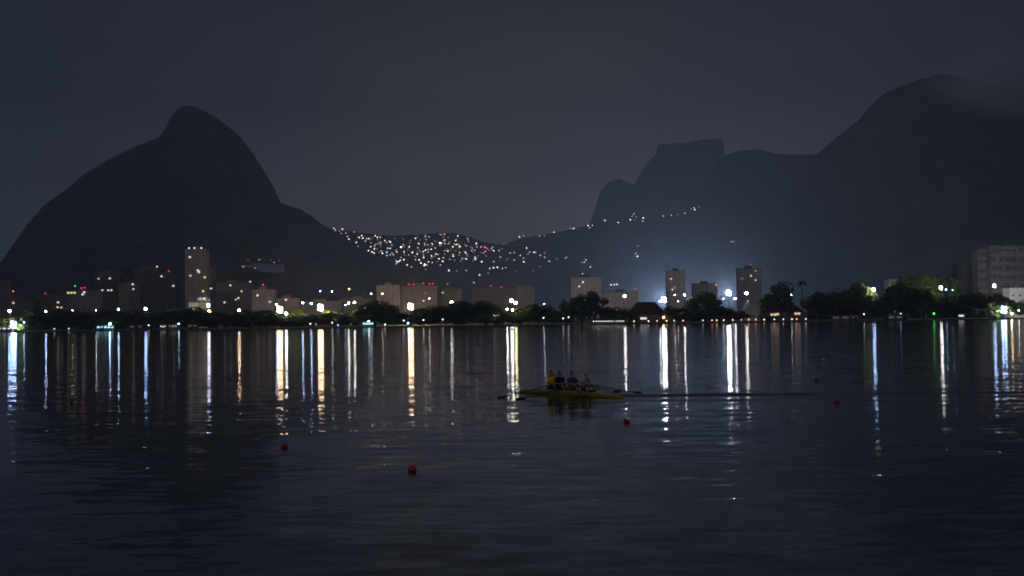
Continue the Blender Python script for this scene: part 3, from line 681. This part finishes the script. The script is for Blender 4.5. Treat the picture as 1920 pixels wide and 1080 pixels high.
for k, it in enumerate(Z6 + Z7 + Z4 + Z5 + EXTRA):
    px, py, s = it[0], it[1], it[2]; c = it[3] if len(it) > 3 else 'w'
    if Z4 and it in Z4 and px < 922 and py < 495: continue
    p = hit(px, py + 1.5); v = k % 3; lp = P(px, py, p.y - 4.7); p = Vector((lp.x - 0.4, p.y, lp.z))
    zt, grp = zone(px, py)
    adj = {0: 'a faint %s', 1: 'a small %s', 2: 'a bright %s', 3: 'an extra bright %s'}[s] % CN[c]
    root = thing('hillside_house', (p.x, p.y - 2.5, p.z - 3.5), None, 'house', grp, rz=random.uniform(-.25, .25))
    HOUSES.setdefault((adj.split(' ', 1)[1], zt), []).append((px, root))
    link('wall', HW[v], root); rr = link('roof', HR_[v], root)
    link('window', HWIN, root, (-1.6, -0.03, 1.8))
    r, e = LUM[s]
    link('lamp', hlamp(c, e, r), root, (0.4, -2.2, 3.5))

for (adj, zt), lst in HOUSES.items():
    lst.sort(key=lambda q: q[0])
    for n_, (px, o) in enumerate(lst):
        o['label'] = ('hillside house with %s lamp %s' % (adj, zt)) if len(lst) == 1 else ('%s house from the left with %s lamp %s' % (ordinal(n_ + 1), adj, zt))
# ------------------------------------------------------------------ trees
def crown_mesh(name, seed, mt, n=2300, flat=0.75, leaf=0.07):
    rnd = random.Random(seed); vs = []; fs = []
    clumps = []
    for k in range(22):                       # unit crown: radius about 1, centre at z=0
        a = rnd.uniform(0, 2*math.pi); u = rnd.uniform(-0.75, 1.0); rr = math.sqrt(max(0, 1-u*u)) * rnd.uniform(0.35, 0.85)
        clumps.append((Vector((rr*math.cos(a), rr*math.sin(a), u*flat*rnd.uniform(.6, .95))), rnd.uniform(0.2, 0.42)))
    for i in range(n):
        c, r = clumps[rnd.randrange(len(clumps))]
        d = Vector((rnd.gauss(0, 1), rnd.gauss(0, 1), rnd.gauss(0, 1))).normalized() * r * rnd.uniform(0.55, 1.0) ** 0.5
        p = c + Vector((d.x, d.y, d.z*0.8))
        nrm = (d.normalized() + Vector((rnd.uniform(-1, 1), rnd.uniform(-1, 1), rnd.uniform(-.2, 1.2))) * 0.7).normalized()
        t = nrm.orthogonal().normalized(); b = nrm.cross(t); an = rnd.uniform(0, 6.28)
        t2 = t*math.cos(an) + b*math.sin(an); b2 = nrm.cross(t2); s = leaf * rnd.uniform(0.6, 1.5)
        k = len(vs); vs += [tuple(p + t2*s), tuple(p + b2*s*0.6), tuple(p - t2*s), tuple(p - b2*s*0.6)]; fs.append((k, k+1, k+2, k+3))
    me = bpy.data.meshes.new(name); me.from_pydata(vs, [], fs); me.materials.append(mt); return me
CROWN = [crown_mesh('crown', 20+i, M['leaf']) for i in range(5)]
CROWN_LIT = [crown_mesh('crown', 40+i, M['leaf_lit']) for i in range(2)]
def trunk_mesh(h, cr, seed):
    rnd = random.Random(seed); m = MB(); r0 = 0.035 * h
    m.tube((0, 0, -0.5), (0.1, 0, h*0.45), r0, r0*0.65, 7)
    for k in range(5):
        a = k*1.26 + rnd.uniform(-.3, .3); e = Vector((math.cos(a)*cr*0.6, math.sin(a)*cr*0.6, h*rnd.uniform(.65, .85)))
        m.tube((0.1, 0, h*0.42), tuple(e), r0*0.45, r0*0.12, 5)
    return m.mesh('trunk', M['bark'])
TRUNK = [trunk_mesh(1.0, 0.35, 60+i) for i in range(3)]
def tree(px, ytop, wpx, Y, label, bright=False, k=0, group='dark broadleaf trees lining the far shore'):
    top = P(px, ytop, Y); gz = ground_z(Y); H = max(top.z - gz, 3); Rr = wpx/2/FPX*Y
    root = thing('broadleaf_tree', (top.x, Y, gz), label, 'tree', group, rz=k*1.7)
    t = link('trunk', TRUNK[k % 3], root, (0, 0, 0)); t.scale = (H, H, H*0.95)
    cz = H*0.50
    c = link('crown', (CROWN_LIT if bright else CROWN)[k % (2 if bright else 5)], root, (0, 0, cz)); c.scale = (Rr*1.22, Rr*1.1, (H-cz)/0.86)
    return root
TREES = [  # px, ytop, width, dY, lamp-lit leaf colour, label
 (14,594,50,26,1,'yellow-lit tree under the tall lamp at the far left'),
 (66,594,60,12,0,'dark low tree right of the small blue-white lamp at far left'),
 (108,587,70,20,0,'dark tree above the left one of two blue waterline lamps'),
 (150,588,70,14,0,'dark tree left of the blue lit kiosk'),
 (196,584,72,22,0,'dark tree directly behind the blue lit kiosk'),
 (236,590,66,15,0,'dark tree behind the dim pale kiosk'),
 (276,589,70,20,0,'dark tree under the bright blue-white street lamp'),
 (316,590,66,13,0,'dark tree behind the yellowish kiosk'),
 (362,582,74,12,0,'rounded dark tree in front of the small white house'),
 (408,588,72,16,0,'dark tree right of the lit cream building'),
 (440,592,60,12,0,'low dark tree beneath the lone warm lamp'),
 (482,584,84,16,0,'wide dark tree between the warm lamp and the bright trio'),
 (536,597,60,8,0,'low dark tree at the water under the bright trio'),
 (565,590,44,26,1,'lit green bush-like tree right of the bright trio'),
 (592,594,50,12,0,'dark tree below the orange-pink floodlight'),
 (622,590,54,20,0,'dark tree with greenish top left of three white lamps'),
 (655,589,46,26,1,'lit green tree below the three white lamps'),
 (706,565,78,12,0,'tall dark tree behind the cyan lit kiosk'),
 (742,588,50,18,0,'smaller dark tree left of the largest warm floodlight'),
 (800,590,54,12,0,'low dark tree right of the largest warm floodlight'),
 (826,572,66,22,0,'dark tree left below the bright white street lamp'),
 (868,562,74,16,0,'tall rounded dark tree right of the bright white street lamp'),
 (906,564,70,20,0,'tall dark tree with a lit edge left of the small raised kiosk'),
 (914,588,24,8,1,'small glowing green shrub-like tree near the raised kiosk'),
 (945,586,44,14,0,'dark low tree in front of the four-lamp group'),
 (992,567,60,26,1,'dim green tree right of the four-lamp group'),
 (1022,572,50,30,1,'greenish tree behind the small central white lamp'),
 (1061,557,26,24,1,'glowing yellow-green round tree beside the big dark tree'),
 (1040,582,46,14,0,'low dark green tree left of the glowing round tree'),
 (1088,552,50,10,0,'left crown of the big dark tree at center'),
 (1112,545,56,12,0,'tallest crown of the big dark tree at center'),
 (1145,573,44,10,0,'lower dark tree behind the pavilion, left half'),
 (1172,578,40,9,0,'low dark tree behind the right end of the pavilion'),
 (1262,574,50,12,0,'dark tree at the right end of the red-roofed clubhouse'),
 (1297,556,40,26,1,'lit green tree right of the white lamp by the hazy tower'),
 (1325,546,56,30,0,'brownish tree top behind the lit green tree'),
 (1308,578,56,10,0,'dark waterside tree beneath the lit green tree'),
 (1348,574,54,12,0,'dark tree left of the large floodlight by the shed'),
 (1386,583,40,9,0,'low dark tree in front of the gabled shed'),
 (1444,548,46,30,0,'dark tree shoulder right of the gabled shed'),
 (1464,527,54,26,0,'big rounded dark tree left of the palm'),
 (1532,545,62,14,0,'wide dark tree directly right of the palm'),
 (1562,548,70,12,0,'dark tree crown right of the palm, second one'),
 (1608,524,66,34,1,'tall dim green tree left of the blue-white floodlight'),
 (1600,551,52,12,0,'dark tree in front of the tall dim green tree'),
 (1630,552,22,18,1,'yellow-green tree patch lit by the blue-white floodlight'),
 (1650,560,50,9,0,'dark low tree right below the blue-white floodlight'),
 (1672,538,44,10,0,'dark tree covering the foot of the small white wall corner'),
 (1690,532,76,12,0,'big dark tree below the small white wall corner'),
 (1700,510,56,110,0,'dim green treetop left behind the big dark tree'),
 (1738,512,60,120,1,'dim green treetop middle behind the big dark tree'),
 (1776,508,60,130,0,'high dark treetop behind the white floodlight on the right'),
 (1728,542,56,14,0,'dark tree left of the vivid green lamp'),
 (1752,556,26,20,1,'small lit green tree beneath the white floodlight on the right'),
 (1782,556,70,12,0,'dark tree right of the vivid green lamp'),
 (1822,548,66,14,0,'dark tree above the faint pair of lamps'),
 (1836,546,40,30,1,'faintly lit green tree left of the blue-white floodlight on right'),
 (1866,551,60,12,0,'dark tree beneath the blue-white floodlight by the block'),
 (1900,562,50,14,0,'dark tree above the largest blue floodlight'),
 (1936,556,50,14,0,'dark tree cut by the right edge of the photo'),
]
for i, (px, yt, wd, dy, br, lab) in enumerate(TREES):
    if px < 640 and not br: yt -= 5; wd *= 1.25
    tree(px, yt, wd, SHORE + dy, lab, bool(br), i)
BACKROW = [62,118,170,232,258,318,338,430,466,500,548,614,636,672,728,786,850,930,978,1006,1208,1350,1418,1642]
for i, px in enumerate(BACKROW):
    tree(px, 577 + (i * 7 % 5) * 1.8 - (6 if px > 1190 else 0), 52 + (i * 11 % 4) * 6, SHORE + 48 + (i * 5 % 3) * 7, '%s tree from the left in the dim back row behind the shore lamps' % ordinal(i + 1), i % 2 == 1, i + 3, 'dim trees of the back row')
# low shrubs that close the belt under the trees
SHR = [crown_mesh('foliage', 80+i, M['leaf'], n=700, leaf=0.11) for i in range(3)]
SPOTS = [px for px in range(52, 1106, 34)] + [px for px in range(1250, 1396, 30)] + [1434, 1520, 1546, 1575, 1600] + [px for px in range(1630, 1880, 30)]
for i, px in enumerate(SPOTS):
    pxx = px + (i * 29 % 11) - 5; h = 3.2 + (i * 17 % 7) * 0.45; Y = SHORE + 6 + (i * 13 % 5) * 0.3
    q = P(pxx, 600, Y)
    root = thing('shrub', (q.x, Y, 1.0), '%s dark shrub from the left in the low belt along the shore' % ordinal(i + 1), 'shrub', 'dark shrubs along the shore', rz=i*1.3)
    m = MB()
    for a in (0, 2.1, 4.2): m.tube((0, 0, -.3), (math.cos(a)*h*.35, math.sin(a)*h*.25, h*.55), .09, .04, 5)
    m.build('stem', M['bark'], root)
    c = link('foliage', SHR[i % 3], root, (0, 0, h*0.48)); c.scale = (7.6, 2.6, h*0.62)
# the palm
def palm():
    Y = SHORE + 20; top = P(1503, 528, Y); gz = 1.0; H = top.z - gz
    root = thing('palm_tree', (top.x, Y, gz), 'tall slim palm standing above the dark trees right of center', 'tree')
    MB().tube((0, 0, -.5), (0.2, 0, H), .32, .2, 8).build('trunk', M['bark'], root)
    rnd = random.Random(4); m = MB()
    for k in range(30):
        a = rnd.uniform(0, 6.28); up = rnd.uniform(-0.1, 1.0); Ln = rnd.uniform(3.4, 4.6)
        pts = []
        for j in range(7):
            t = j/6; r = Ln*t*math.cos(up*0.9); z = Ln*(t*math.sin(up) - t*t*(0.75+0.2*rnd.random()))
            pts.append(Vector((0.2 + r*math.cos(a), r*math.sin(a), H + z)))
        side = Vector((-math.sin(a), math.cos(a), 0))
        for j in range(6):
            w0 = 0.55*math.sin(math.pi*(j+.4)/7); w1 = 0.55*math.sin(math.pi*(j+1.4)/7)
            b = len(m.v); dr = Vector((0, 0, -0.25))
            m.v += [tuple(pts[j]), tuple(pts[j+1]), tuple(pts[j+1]+side*w1+dr), tuple(pts[j]+side*w0+dr), tuple(pts[j+1]-side*w1+dr), tuple(pts[j]-side*w0+dr)]
            m.f += [(b, b+1, b+2, b+3), (b, b+5, b+4, b+1)]
    m.build('fronds', M['leaf'], root)
palm()

# ------------------------------------------------------------------ buoys
def buoy(px, py, size_px, mt, label, grp='mooring buoys on the lagoon'):
    p = on_water(px, py); d = (p - CC).length; r = size_px*0.85/2/FPX*d
    root = thing('buoy', (p.x, p.y, 0), label, 'buoy', grp)
    MB().ball((0, 0, r*0.35), r, 20, 14).build('float', M[mt], root, smooth=True)
    MB().tube((0, 0, r*1.28), (0, 0, r*1.5), r*0.24, r*0.18, 12).build('eye_post', M[mt], root)
    m = MB()                                   # dark collar at the waterline
    n = 20; r0, r1 = r*0.99, r*1.03
    m.prism([(r0*math.cos(6.2832*i/n), r0*math.sin(6.2832*i/n), r*0.10) for i in range(n)], [(r1*math.cos(6.2832*i/n), r1*math.sin(6.2832*i/n), r*0.2) for i in range(n)])
    m.build('collar', M['rubber'], root)
buoy(773, 884, 19, 'buoy_red', 'nearest red ball buoy, left of center in open water')
buoy(533, 840, 15, 'buoy_red', 'red buoy below the long warm and white streaks on the left')
buoy(1175, 792, 14, 'buoy_red', 'red buoy just below the rowing boat with a white glint')
buoy(1569, 755, 12, 'buoy_red', 'red buoy on dark open water right of the boat')
buoy(1530, 714, 8, 'buoy_red', 'small far red buoy above another to the right of the boat')
buoy(1544, 676, 8, 'buoy_yellow', 'small pale greenish buoy farthest out on the right')
buoy(1647, 845, 15, 'buoy_cream', 'cream ball buoy on the right beneath a white streak')
buoy(133, 756, 8, 'buoy_red', 'faint red buoy far left between two dim streaks')
buoy(262, 778, 9, 'buoy_red', 'faint red buoy just left of the bright white streak at left')
buoy(1775, 726, 6, 'buoy_cream', 'tiny pale buoy between the two bright streak groups at right')

# ------------------------------------------------------------------ rowing boat with four rowers
BD = (BOAT_B - BOAT_A); BLEN = BD.length; BANG = math.atan2(BD.y, BD.x)
def boat_pt(t, side=0, z=0):
    d = BD.normalized(); n = Vector((-d.y, d.x, 0)); return BOAT_A + d*(t*BLEN) + n*side + Vector((0, 0, z))
BM = Matrix.Translation(BOAT_A) @ Matrix.Rotation(BANG, 4, 'Z')
def rowing_boat():
    root = thing('rowing_boat', BOAT_A, 'long slim yellow rowing shell carrying four rowers', 'rowing boat', rz=BANG)
    # hull: lofted sections, bow at 0, stern at BLEN
    n = 36; ring = 10; m = MB(); inner = MB()
    def sec(t):
        k = (math.sin(math.pi*min(max(t, 0.001), 0.999)))**0.62
        hw = 0.33*k + 0.012; top = 0.21 - 0.13*abs(2*t-1)**2.5; bot = -0.12*k - 0.01
        return hw, top, bot
    for i in range(n+1):
        t = i/n; hw, top, bot = sec(t); x = t*BLEN
        for j in range(ring+1):
            a = math.pi*j/ring
            m.v.append((x, -hw*math.cos(a), top - (top-bot)*math.sin(a)**0.7))
    for i in range(n):
        for j in range(ring):
            b = i*(ring+1)+j; m.f.append((b, b+1, b+ring+2, b+ring+1))
    m.build('hull', M['hull'], root, smooth=True)
    dk = MB()
    for t0, t1 in ((0.0, 0.24), (0.74, 1.0)):
        q = 10; b0 = len(dk.v)
        for i in range(q+1):
            t = t0+(t1-t0)*i/q; hw, top, bot = sec(t)
            dk.v += [(t*BLEN, -hw*0.99, top-0.004), (t*BLEN, 0, top+0.05), (t*BLEN, hw*0.99, top-0.004)]
        for i in range(q):
            b = b0+i*3; dk.f += [(b, b+3, b+4, b+1), (b+1, b+4, b+5, b+2)]
    dk.build('deck', M['hull'], root)
    g = MB()
    q = 20; b0 = 0
    for s in (-1, 1):
        b0 = len(g.v)
        for i in range(q+1):
            t = 0.24+0.5*i/q; hw, top, bot = sec(t)
            g.v += [(t*BLEN, s*hw*1.0, top+.004), (t*BLEN, s*(hw-0.05), top+.02), (t*BLEN, s*(hw-0.05), top-0.1)]
        for i in range(q):
            b = b0+i*3; g.f += [(b, b+3, b+4, b+1), (b+1, b+4, b+5, b+2)]
    g.build('gunwale', M['deck'], root)
    MB().box(0.24*BLEN, 0.74*BLEN, -0.28, 0.28, 0.02, 0.06).build('floor_board', M['carbon'], root)
    for t in SEATS:
        MB().box(t*BLEN-.14, t*BLEN+.14, -.14, .14, 0.13, 0.16).build('seat', M['deck'], root)
        MB().box(t*BLEN+.80, t*BLEN+.84, -.2, .2, 0.06, 0.32).build('foot_stretcher', M['carbon'], root)
    for i, t in enumerate(SEATS):
        s = 1 if i % 2 == 0 else -1
        x = t*BLEN + 0.45; rg = MB()
        rg.tube((x-.3, s*.31, .22), (x, s*.85, .40), .015, .015, 6); rg.tube((x+.3, s*.31, .22), (x, s*.85, .40), .015, .015, 6)
        rg.tube((x, s*.31, .12), (x, s*.85, .40), .015, .015, 6); rg.tube((x, s*.85, .38), (x, s*.85, .50), .025, .025, 8)
        rg.build('rigger', M['metal'], root)
SEATS = [0.325, 0.405, 0.534, 0.632]
rowing_boat()

def remeshed(mb, name, vox, mt):
    me = mb.mesh(name + '_raw'); o = bpy.data.objects.new('tmp', me); COL.objects.link(o)
    md = o.modifiers.new('r', 'REMESH'); md.mode = 'VOXEL'; md.voxel_size = vox; md.use_smooth_shade = True
    s = o.modifiers.new('s', 'SMOOTH'); s.factor = 0.5; s.iterations = 2
    dg = bpy.context.evaluated_depsgraph_get(); ev = o.evaluated_get(dg)
    out_ = bpy.data.meshes.new_from_object(ev); out_.name = name
    bpy.data.objects.remove(o); bpy.data.meshes.remove(me)
    out_.materials.clear(); out_.materials.append(mt)
    out_.polygons.foreach_set('use_smooth', [True]*len(out_.polygons))
    return out_

def rower(i, lean, reach, skin, shirt, shorts, label, side, head_turn=0.0, sleeves=True):
    t = SEATS[i]
    base = boat_pt(t, 0, 0.16)
    root = thing('person', base, label, 'person', 'rowers in the yellow boat', rz=BANG)
    V = Vector
    hip = V((0, 0, .10))
    def up(d, y=0, fwd=0): return hip + V((math.sin(lean)*d + fwd, y, math.cos(lean)*d))
    belly, chest, neck0 = up(.20), up(.40), up(.53)
    neck = up(.60, fwd=.01); head = up(.72, fwd=.03)
    shL, shR = up(.49, .19), up(.49, -.19)
    hand_c = V((reach, side*0.10, .30 + 0.08)); 
    b = MB()
    b.capsule(hip + V((0, .07, 0)), hip + V((0, -.07, 0)), .125, .125)
    b.capsule(hip, belly, .13, .125); b.capsule(belly, chest, .125, .14); b.capsule(chest + V((0, .07, 0)), chest + V((0, -.07, 0)), .13, .13)
    b.capsule(chest, neck0, .13, .075); b.capsule(shL, shR, .068, .068); b.capsule(neck0, neck, .058, .052); b.capsule(neck, head, .052, .06)
    b.ball(head + V((0, 0, .03)), .098, 16, 12, sz=1.22, sx=1.0, sy=.82)                       # skull
    b.ball(head + V((.03, 0, -.045)), .066, 12, 8, sz=1.0, sy=.85)                             # jaw
    b.ball(head + V((.103, 0, .0)), .019, 8, 6, sz=1.5)                                        # nose
    b.capsule(head + V((.088, .018, -.045)), head + V((.088, -.018, -.045)), .012, .012)       # lips
    for s in (-1, 1):
        b.ball(head + V((-.005, s*.084, .01)), .022, 8, 6, sz=1.5, sy=.5)                       # ears
        b.ball(head + V((.08, s*.03, .045)), .018, 8, 6, sz=.6)                                 # brows
    knee_x = .40
    for s in (-1, 1):
        k = V((knee_x, s*.13, .36)); a = V((.70, s*.09, .04))
        b.capsule(hip + V((.02, s*.09, 0)), k, .095, .062); b.capsule(k, a, .06, .038)
        b.capsule(a + V((-.02, 0, -.02)), a + V((.06, 0, .14)), .04, .032)
    for s, sh in ((1, shL), (-1, shR)):
        hnd = hand_c + V((0, s*.13, 0))
        mid = (sh + hnd)/2; ln = (hnd - sh).length; bend = math.sqrt(max(0.0, .27**2 - (ln/2)**2)) if ln < .54 else 0
        if ln > .54: hnd = sh + (hnd - sh).normalized()*.54; mid = (sh + hnd)/2
        el = mid + V((-0.2, s*.5, -.6)).normalized()*bend
        b.capsule(sh, el, .052, .040); b.capsule(el, hnd, .040, .026)
        d = (hnd - el).normalized(); pl = hnd + d*.045
        b.capsule(hnd, pl, .027, .03); b.capsule(pl + V((0, .028, 0)), pl - V((0, .028, 0)), .02, .02)
        for f in range(4):                                                                     # fingers hooked over the handle
            y0 = (f - 1.5)*.019; l1 = (.034, .040, .038, .028)[f]
            q0 = pl + V((0.01, y0, .012)); q1 = q0 + d*l1 + V((0, 0, -.002)); q2 = q1 + V((.004, 0, -.030))
            b.capsule(q0, q1, .010, .0095); b.capsule(q1, q2, .0095, .0085)
        q0 = pl + V((-.01, -s*.03, -.012)); b.capsule(q0, q0 + V((.035, -s*.008, -.022)), .0115, .0095)   # thumb
    link('body', remeshed(b, 'body', .009, M[skin]), root)
    # shirt
    c = MB(); g = .016
    c.capsule(hip + V((0, 0, .04)), belly, .13+g, .125+g); c.capsule(belly, chest, .125+g, .14+g); c.capsule(chest + V((0, .07, 0)), chest + V((0, -.07, 0)), .13+g, .13+g)
    c.capsule(chest, neck0 - V((0, 0, .03)), .13+g, .07+g*.5); c.capsule(shL, shR, .068+g, .068+g)
    for s, sh in ((1, shL), (-1, shR)):
        hnd = hand_c + V((0, s*.13, 0)); ln = (hnd - sh).length
        if ln > .54: hnd = sh + (hnd - sh).normalized()*.54; ln = .54
        mid = (sh + hnd)/2; bend = math.sqrt(max(0.0, .27**2 - (ln/2)**2))
        el = mid + V((-0.2, s*.5, -.6)).normalized()*bend
        if sleeves: c.capsule(sh, sh.lerp(el, .6), .052+g, .045+g)
    link('shirt', remeshed(c, 'shirt', .014, M[shirt]), root)
    c = MB(); g = .018
    c.capsule(hip + V((0, .07, 0)), hip + V((0, -.07, 0)), .125+g, .125+g)
    for s in (-1, 1):
        k = V((knee_x, s*.13, .36)); h0 = hip + V((.02, s*.09, 0)); c.capsule(h0, h0.lerp(k, .55), .095+g, .082+g)
    link('shorts', remeshed(c, 'shorts', .014, M[shorts]), root)
    c = MB(); c.ball(head + V((-.018, 0, .055)), .104, 16, 12, sz=1.08, sx=.98, sy=.86)
    link('hair', remeshed(c, 'hair', .014, M['hair']), root)
    return base, hand_c

RW = [
 (0, .05, .34, 'skin', 'c_yellow', 'c_black', 'person in a yellow shirt sitting at the bow end, leftmost of four', 1),
 (1, .12, .42, 'skin', 'c_black', 'c_black', 'person in black clothes rowing behind the yellow shirt, arms forward', -1),
 (2, .02, .40, 'skin', 'c_blue', 'c_red', 'person in a navy shirt and red shorts rowing, third from the left', 1),
 (3, .50, .56, 'skin_l', 'c_grey', 'c_grey', 'person in pale grey leaning forward over bare bent legs, rightmost rower', -1),
]
for (i, lean, reach, sk, sh, so, lab, side) in RW:
    base, hc = rower(i, lean, reach, sk, sh, so, lab, side)
    # the oar: handle in the hands, through the oarlock, blade at the water
    s = side
    # local boat coordinates
    hx = SEATS[i]*BLEN + hc.x + 0.03; hz = 0.16 + hc.z - 0.012
    inn = Vector((hx, -s*0.16, hz + .0)); inn2 = Vector((hx, s*.30, hz))
    lock = Vector((SEATS[i]*BLEN + 0.45, s*.85, .46))
    d = (lock - Vector((hx, s*0.0, hz))).normalized()
    end = Vector((hx, -s*.12, hz)); tip = lock + (lock - end).normalized()*2.3
    sag = (0.10 - tip.z); tip.z = 0.06
    ov = thing('oar', BOAT_A, 'dark oar %s' % ['on the far side held by the person in yellow', 'held by the person in black clothes', 'held by the person in red shorts', 'held by the rightmost rower in grey'][i], 'oar', 'oars of the yellow boat', rz=BANG)
    m = MB(); m.tube(end, lock, .019, .023, 8); m.tube(lock, tip, .023, .018, 8); m.build('shaft', M['carbon'], ov)
    dd = (tip - lock).normalized(); e2 = tip + dd*.5; upv = Vector((0, 0, 1)); sd_ = dd.cross(upv).normalized()
    bl = MB(); h0, h1 = .03, .085
    bl.prism([tuple(tip - upv*h0 - sd_*.008), tuple(tip + upv*h0 - sd_*.008), tuple(tip + upv*h0 + sd_*.008), tuple(tip - upv*h0 + sd_*.008)],
             [tuple(e2 - upv*h1 - sd_*.006), tuple(e2 + upv*h1 - sd_*.006), tuple(e2 + upv*h1 + sd_*.006), tuple(e2 - upv*h1 + sd_*.006)])
    bl.build('blade', M['carbon'], ov)

# ------------------------------------------------------------------ haze
def haze():
    m = bpy.data.materials.new('night_haze'); m.use_nodes = True; t = m.node_tree
    for n in list(t.nodes): t.nodes.remove(n)
    o = t.nodes.new('ShaderNodeOutputMaterial'); v = t.nodes.new('ShaderNodeVolumePrincipled')
    v.inputs['Color'].default_value = (0.66, 0.77, 1.0, 1); v.inputs['Density'].default_value = 2.1e-4
    v.inputs['Anisotropy'].default_value = 0.2
    t.links.new(v.outputs[0], o.inputs['Volume'])
    ob = MB().box(-7000, 7000, -100, 7000, -4, 760).build('haze', m)
    tag(ob, kind='stuff')
haze()
def mist():
    c = P(1925, 150, 3120)
    m = bpy.data.materials.new('summit_mist'); m.use_nodes = True; t = m.node_tree
    for n in list(t.nodes): t.nodes.remove(n)
    nn = t.nodes.new; lk = t.links.new
    o = nn('ShaderNodeOutputMaterial'); v = nn('ShaderNodeVolumePrincipled')
    v.inputs['Color'].default_value = (0.93, 0.95, 1.0, 1)
    tcn = nn('ShaderNodeTexCoord'); ln = nn('ShaderNodeVectorMath'); ln.operation = 'LENGTH'; lk(tcn.outputs['Object'], ln.inputs[0])
    a = nn('ShaderNodeMapRange'); a.interpolation_type = 'SMOOTHSTEP'
    a.inputs['From Min'].default_value = 0.15; a.inputs['From Max'].default_value = 1.0; a.inputs['To Min'].default_value = 1.0; a.inputs['To Max'].default_value = 0.0
    lk(ln.outputs['Value'], a.inputs['Value'])
    n = nn('ShaderNodeTexNoise'); n.inputs['Scale'].default_value = 2.2; n.inputs['Detail'].default_value = 3; lk(tcn.outputs['Object'], n.inputs['Vector'])
    b = nn('ShaderNodeMapRange'); b.inputs['From Min'].default_value = 0.3; b.inputs['From Max'].default_value = 0.7; lk(n.outputs['Fac'], b.inputs['Value'])
    k = nn('ShaderNodeMath'); k.operation = 'MULTIPLY'; lk(a.outputs[0], k.inputs[0]); lk(b.outputs[0], k.inputs[1])
    k2 = nn('ShaderNodeMath'); k2.operation = 'MULTIPLY'; k2.inputs[1].default_value = 0.020; lk(k.outputs[0], k2.inputs[0])
    lk(k2.outputs[0], v.inputs['Density']); lk(v.outputs[0], o.inputs['Volume'])
    ob = MB().ball((0, 0, 0), 1.0, 24, 14).build('mist', m, loc=c)
    ob.scale = (260, 200, 95)
    tag(ob, kind='stuff')
mist()
